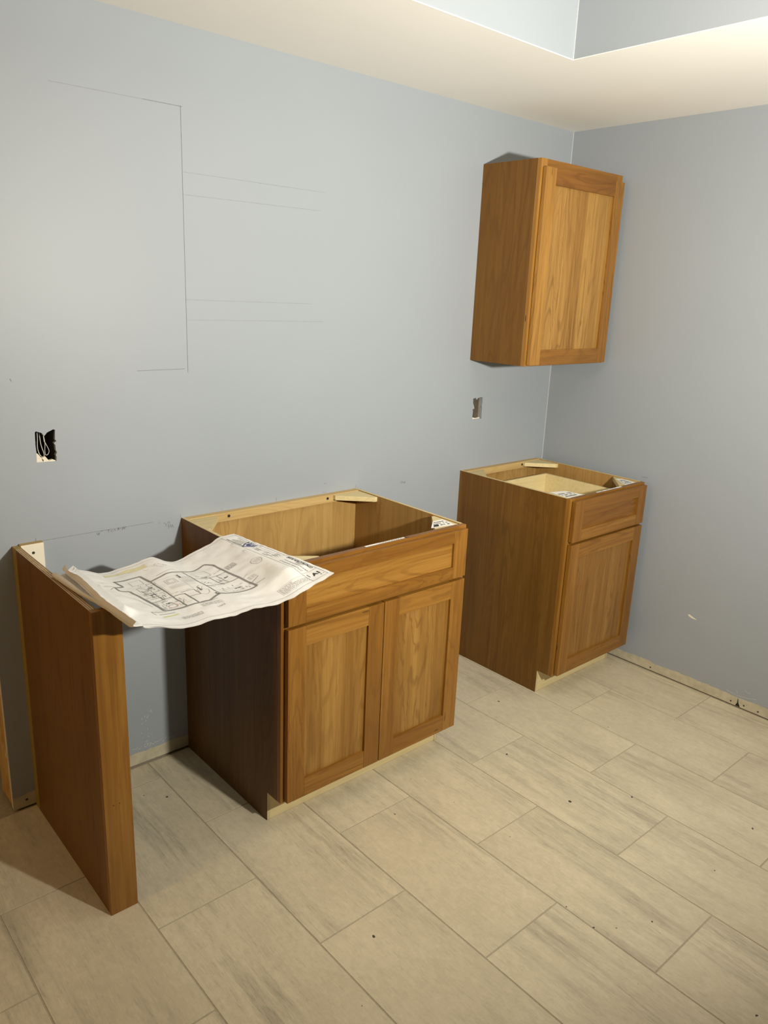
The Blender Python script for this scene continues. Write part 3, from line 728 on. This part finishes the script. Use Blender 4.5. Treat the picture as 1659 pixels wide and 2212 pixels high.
fine_print([(22.55,10.9,11.9),(22.80,10.9,11.9),(22.25,8.9,9.9),(22.45,8.3,9.3),(22.75,8.1,8.8),(23.05,8.2,8.8),(23.35,8.2,8.9)],.10,WALLINK)
fine_print([(22.65,9.5,10.2),(22.90,9.4,10.0)],.06,GREYINK)
print_mesh('sheet_heading',seg((22.2,1.5),(22.2,2.1),.10)+seg((23.2,.95),(23.2,1.15),.12)+seg((23.5,1.0),(23.5,1.12),.08),WALLINK)
tri=[[(22.95,12.25),(22.95,12.6),(22.2,13.15),(21.95,13.15)],[(22.95,12.8),(22.95,13.75),(22.55,13.45),(22.55,13.1)],[(22.95,13.95),(22.95,14.15),(21.98,13.3),(21.98,13.1)]]
print_mesh('logo_mark',tri,NAVY,.0009)
# note block on the lower right, hand stamp
def hatch(x0,y0,x1,y1,rows,w,r,gap=.1,vert=False):
    out=[]
    for i in range(rows):
        f=(i+.5)/rows
        if vert:
            x=x0+(x1-x0)*f; y=y0
            while y<y1:
                l=r.uniform(.1,.45); out+=seg((x,y),(x,min(y+l,y1)),w); y+=l+r.uniform(.04,gap)
        else:
            y=y0+(y1-y0)*f; x=x0
            while x<x1:
                l=r.uniform(.1,.45); out+=seg((x,y),(min(x+l,x1),y),w); x+=l+r.uniform(.04,gap)
    return out
print_mesh('note_block',hatch(18.7,1.1,20.3,2.1,6,.06,rq)+hatch(20.3,1.1,21.9,1.8,4,.06,rq)+rect(18.6,1.0,21.9,2.2,.02),GREYINK)
print_mesh('note_block',hatch(18.3,10.6,19.5,11.6,6,.07,rq)+hatch(8.6,1.7,10.6,2.4,4,.06,rq)+hatch(11.2,3.2,13.4,3.9,4,.06,rq)+hatch(18.3,6.5,19.2,7.2,4,.04,rq),GREYINK)
st=[(20.8+.55*math.cos(a)*(1+.1*math.sin(3*a)),8.8+.75*math.sin(a)) for a in [k*math.pi/10 for k in range(20)]]
print_mesh('hand_stamp',pl_(st,.035,True)+hatch(20.5,8.4,21.1,9.2,4,.03,rq),GREYINK)
OUTLINE=plain('wall_poche_grey',(.24,.235,.225),.7,0,.1,200)
# floor plan outline
OUT=[(7.3,14.5),(10.0,14.3),(10.2,12.2),(13.5,13.0),(14.6,13.4),(17.5,14.2),(18.0,13.2),(18.0,4.8),(17.2,4.9),(14.7,5.1),(14.2,5.4),(12.5,4.3),(10.5,4.2),(8.1,4.6),(8.0,7.0),(7.5,11.0),(6.5,11.0),(6.4,12.2),(7.5,12.6)]
print_mesh('floor_plan_outline',pl_(OUT[:11],.22,False)+pl_(OUT[10:],.24,False)+seg(OUT[-1],OUT[0],.22),OUTLINE,.0007)
inner=seg((10.2,12.2),(10.2,4.3),.12)+seg((8.0,7.2),(10.2,7.2),.08)+seg((14.2,13.0),(14.2,5.4),.10)+seg((14.2,8.1),(18.0,8.1),.10)+seg((10.2,7.2),(11.4,7.2),.10)+seg((11.4,7.2),(11.4,4.3),.13)+seg((11.4,6.2),(12.6,6.2),.07)+seg((12.6,6.2),(12.6,7.6),.07)+seg((12.6,7.6),(11.2,7.6),.07)
inner+=seg((8.3,9.5),(10.2,9.5),.05)+seg((16.0,8.1),(16.0,10.6),.07)+seg((14.2,10.6),(18.0,10.6),.06)+seg((16.8,8.1),(16.8,10.6),.05)+seg((8.0,8.4),(9.4,8.4),.05)+seg((9.2,7.2),(9.2,9.5),.05)+seg((14.2,6.6),(17.2,6.6),.02)
print_mesh('inner_walls',inner,WALLINK,.0007)
furn=[]
for k in range(10): furn+=seg((12.9+k*.13,11.3),(12.9+k*.13,9.6),.02)
for k in range(6): furn+=seg((10.9,8.9+k*.13),(13.6,8.9+k*.13),.02)
furn+=rect(11.2,10.2,12.3,11.3,.03)+rect(11.4,10.4,12.1,11.1,.03)+rect(10.4,7.9,12.7,11.9,.02)+rect(15.0,11.4,16.6,12.8,.03)+rect(15.0,5.4,16.8,6.3,.03)+rect(8.4,10.4,9.6,11.6,.03)+rect(8.4,12.4,9.6,13.6,.03)+rect(8.5,5.0,9.6,6.0,.03)
bl=[(13.2+.55*math.cos(a)*(1+.22*math.sin(4*a)),6.7+.75*math.sin(a)*(1+.2*math.cos(3*a))) for a in [k*math.pi/12 for k in range(24)]]
furn+=pl_(bl,.035,True)
for _ in range(150):
    x=rq.choice((rq.uniform(8.2,10.1),rq.uniform(8.2,14),rq.uniform(14.4,17.8),rq.uniform(8.2,10.1))); y=rq.uniform(4.9,12.2)
    if x>10.3 and x<14 and y>8 : continue
    a=rq.choice((0,R90,rq.uniform(0,3))); l=rq.uniform(.12,.7); furn+=seg((x,y),(x+l*math.cos(a),min(y+l*math.sin(a),12.9)),rq.choice((.025,.04,.06)))
print_mesh('plan_details',furn,GREYINK)
tags=[]
for (x,y,a,l) in ((12.9,11.9,R90,.9),(13.1,7.9,R90,.9),(13.9,5.8,R90,.6),(16.3,6.2,0,.8),(15.3,11.0,0,.7),(9.0,6.2,0,.6),(17.0,9.4,0,.5),(16.2,9.0,0,.5),(8.8,9.0,0,.6),(9.3,10.8,0,.5)):
    tags+=hatch(x,y-.12,x+l,y+.12,2,.07,rq) if a==0 else hatch(x-.1,y-l,x+.12,y,2,.07,rq,vert=True)
print_mesh('room_tags',tags,INK,.0008)
lead=seg((18.0,5.9),(19.2,6.3),.05)+seg((18.0,5.3),(19.2,5.1),.05)+seg((17.9,7.4),(18.9,7.9),.03)+seg((6.7,4.4),(8.1,4.3),.06)+seg((6.7,4.4),(6.8,3.6),.04)+seg((7.1,3.6),(8.7,3.8),.07)+seg((5.4,12.4),(6.5,12.6),.05)+seg((5.6,11.2),(6.4,12.2),.05)+seg((11.6,4.0),(13.4,4.4),.04)+seg((11.2,13.0),(13.8,13.9),.04)+pl_([(5.9,9.6),(7.2,8.2),(7.6,6.0)],.03)+seg((3.2,1.2),(.9,1.2),.04)
print_mesh('leader_lines',lead,WALLINK)
# handwriting, highlighter, yellow stain
text('1447',.55,12.3,2.2,.35,LIGHTINK)
print_mesh('pencil_scribble',pl_([(12.0,15.6),(12.4,15.3),(12.9,14.7)],.05)+pl_([(12.6,16.0),(12.3,15.7),(12.6,15.5)],.05)+seg((12.8,15.9),(13.1,15.5),.05)+pl_([(13.3,15.6),(13.1,15.2),(13.5,15.2),(13.6,15.5)],.05,True)+pl_([(11.0,15.6),(11.2,15.2),(11.5,15.3)],.04),LIGHTINK)
HILITE=plain('yellow_highlighter',(.62,.62,.18),.6,0,.1); STAIN=plain('yellow_stain',(.70,.66,.42),.7,0,.12,90)
print_mesh('highlighter',seg((7.2,3.0),(8.8,3.3),.14),HILITE,.0009)
print_mesh('stain',[[(x,16.1+.2*math.sin(x)),(x+.3,16.1+.2*math.sin(x+.3)),(x+.3,17.1-.35*abs(math.sin(x*1.3+.39))),(x,17.1-.35*abs(math.sin(x*1.3)))] for x in [7.2+.3*k for k in range(15)]],STAIN,.0005)
print_mesh('red_note',pl_([(9.3+.45*math.cos(a),5.3+.35*math.sin(a)) for a in [k*.52 for k in range(12)]],.05,True),plain('red_pencil',(.55,.28,.24),.6),.0008)
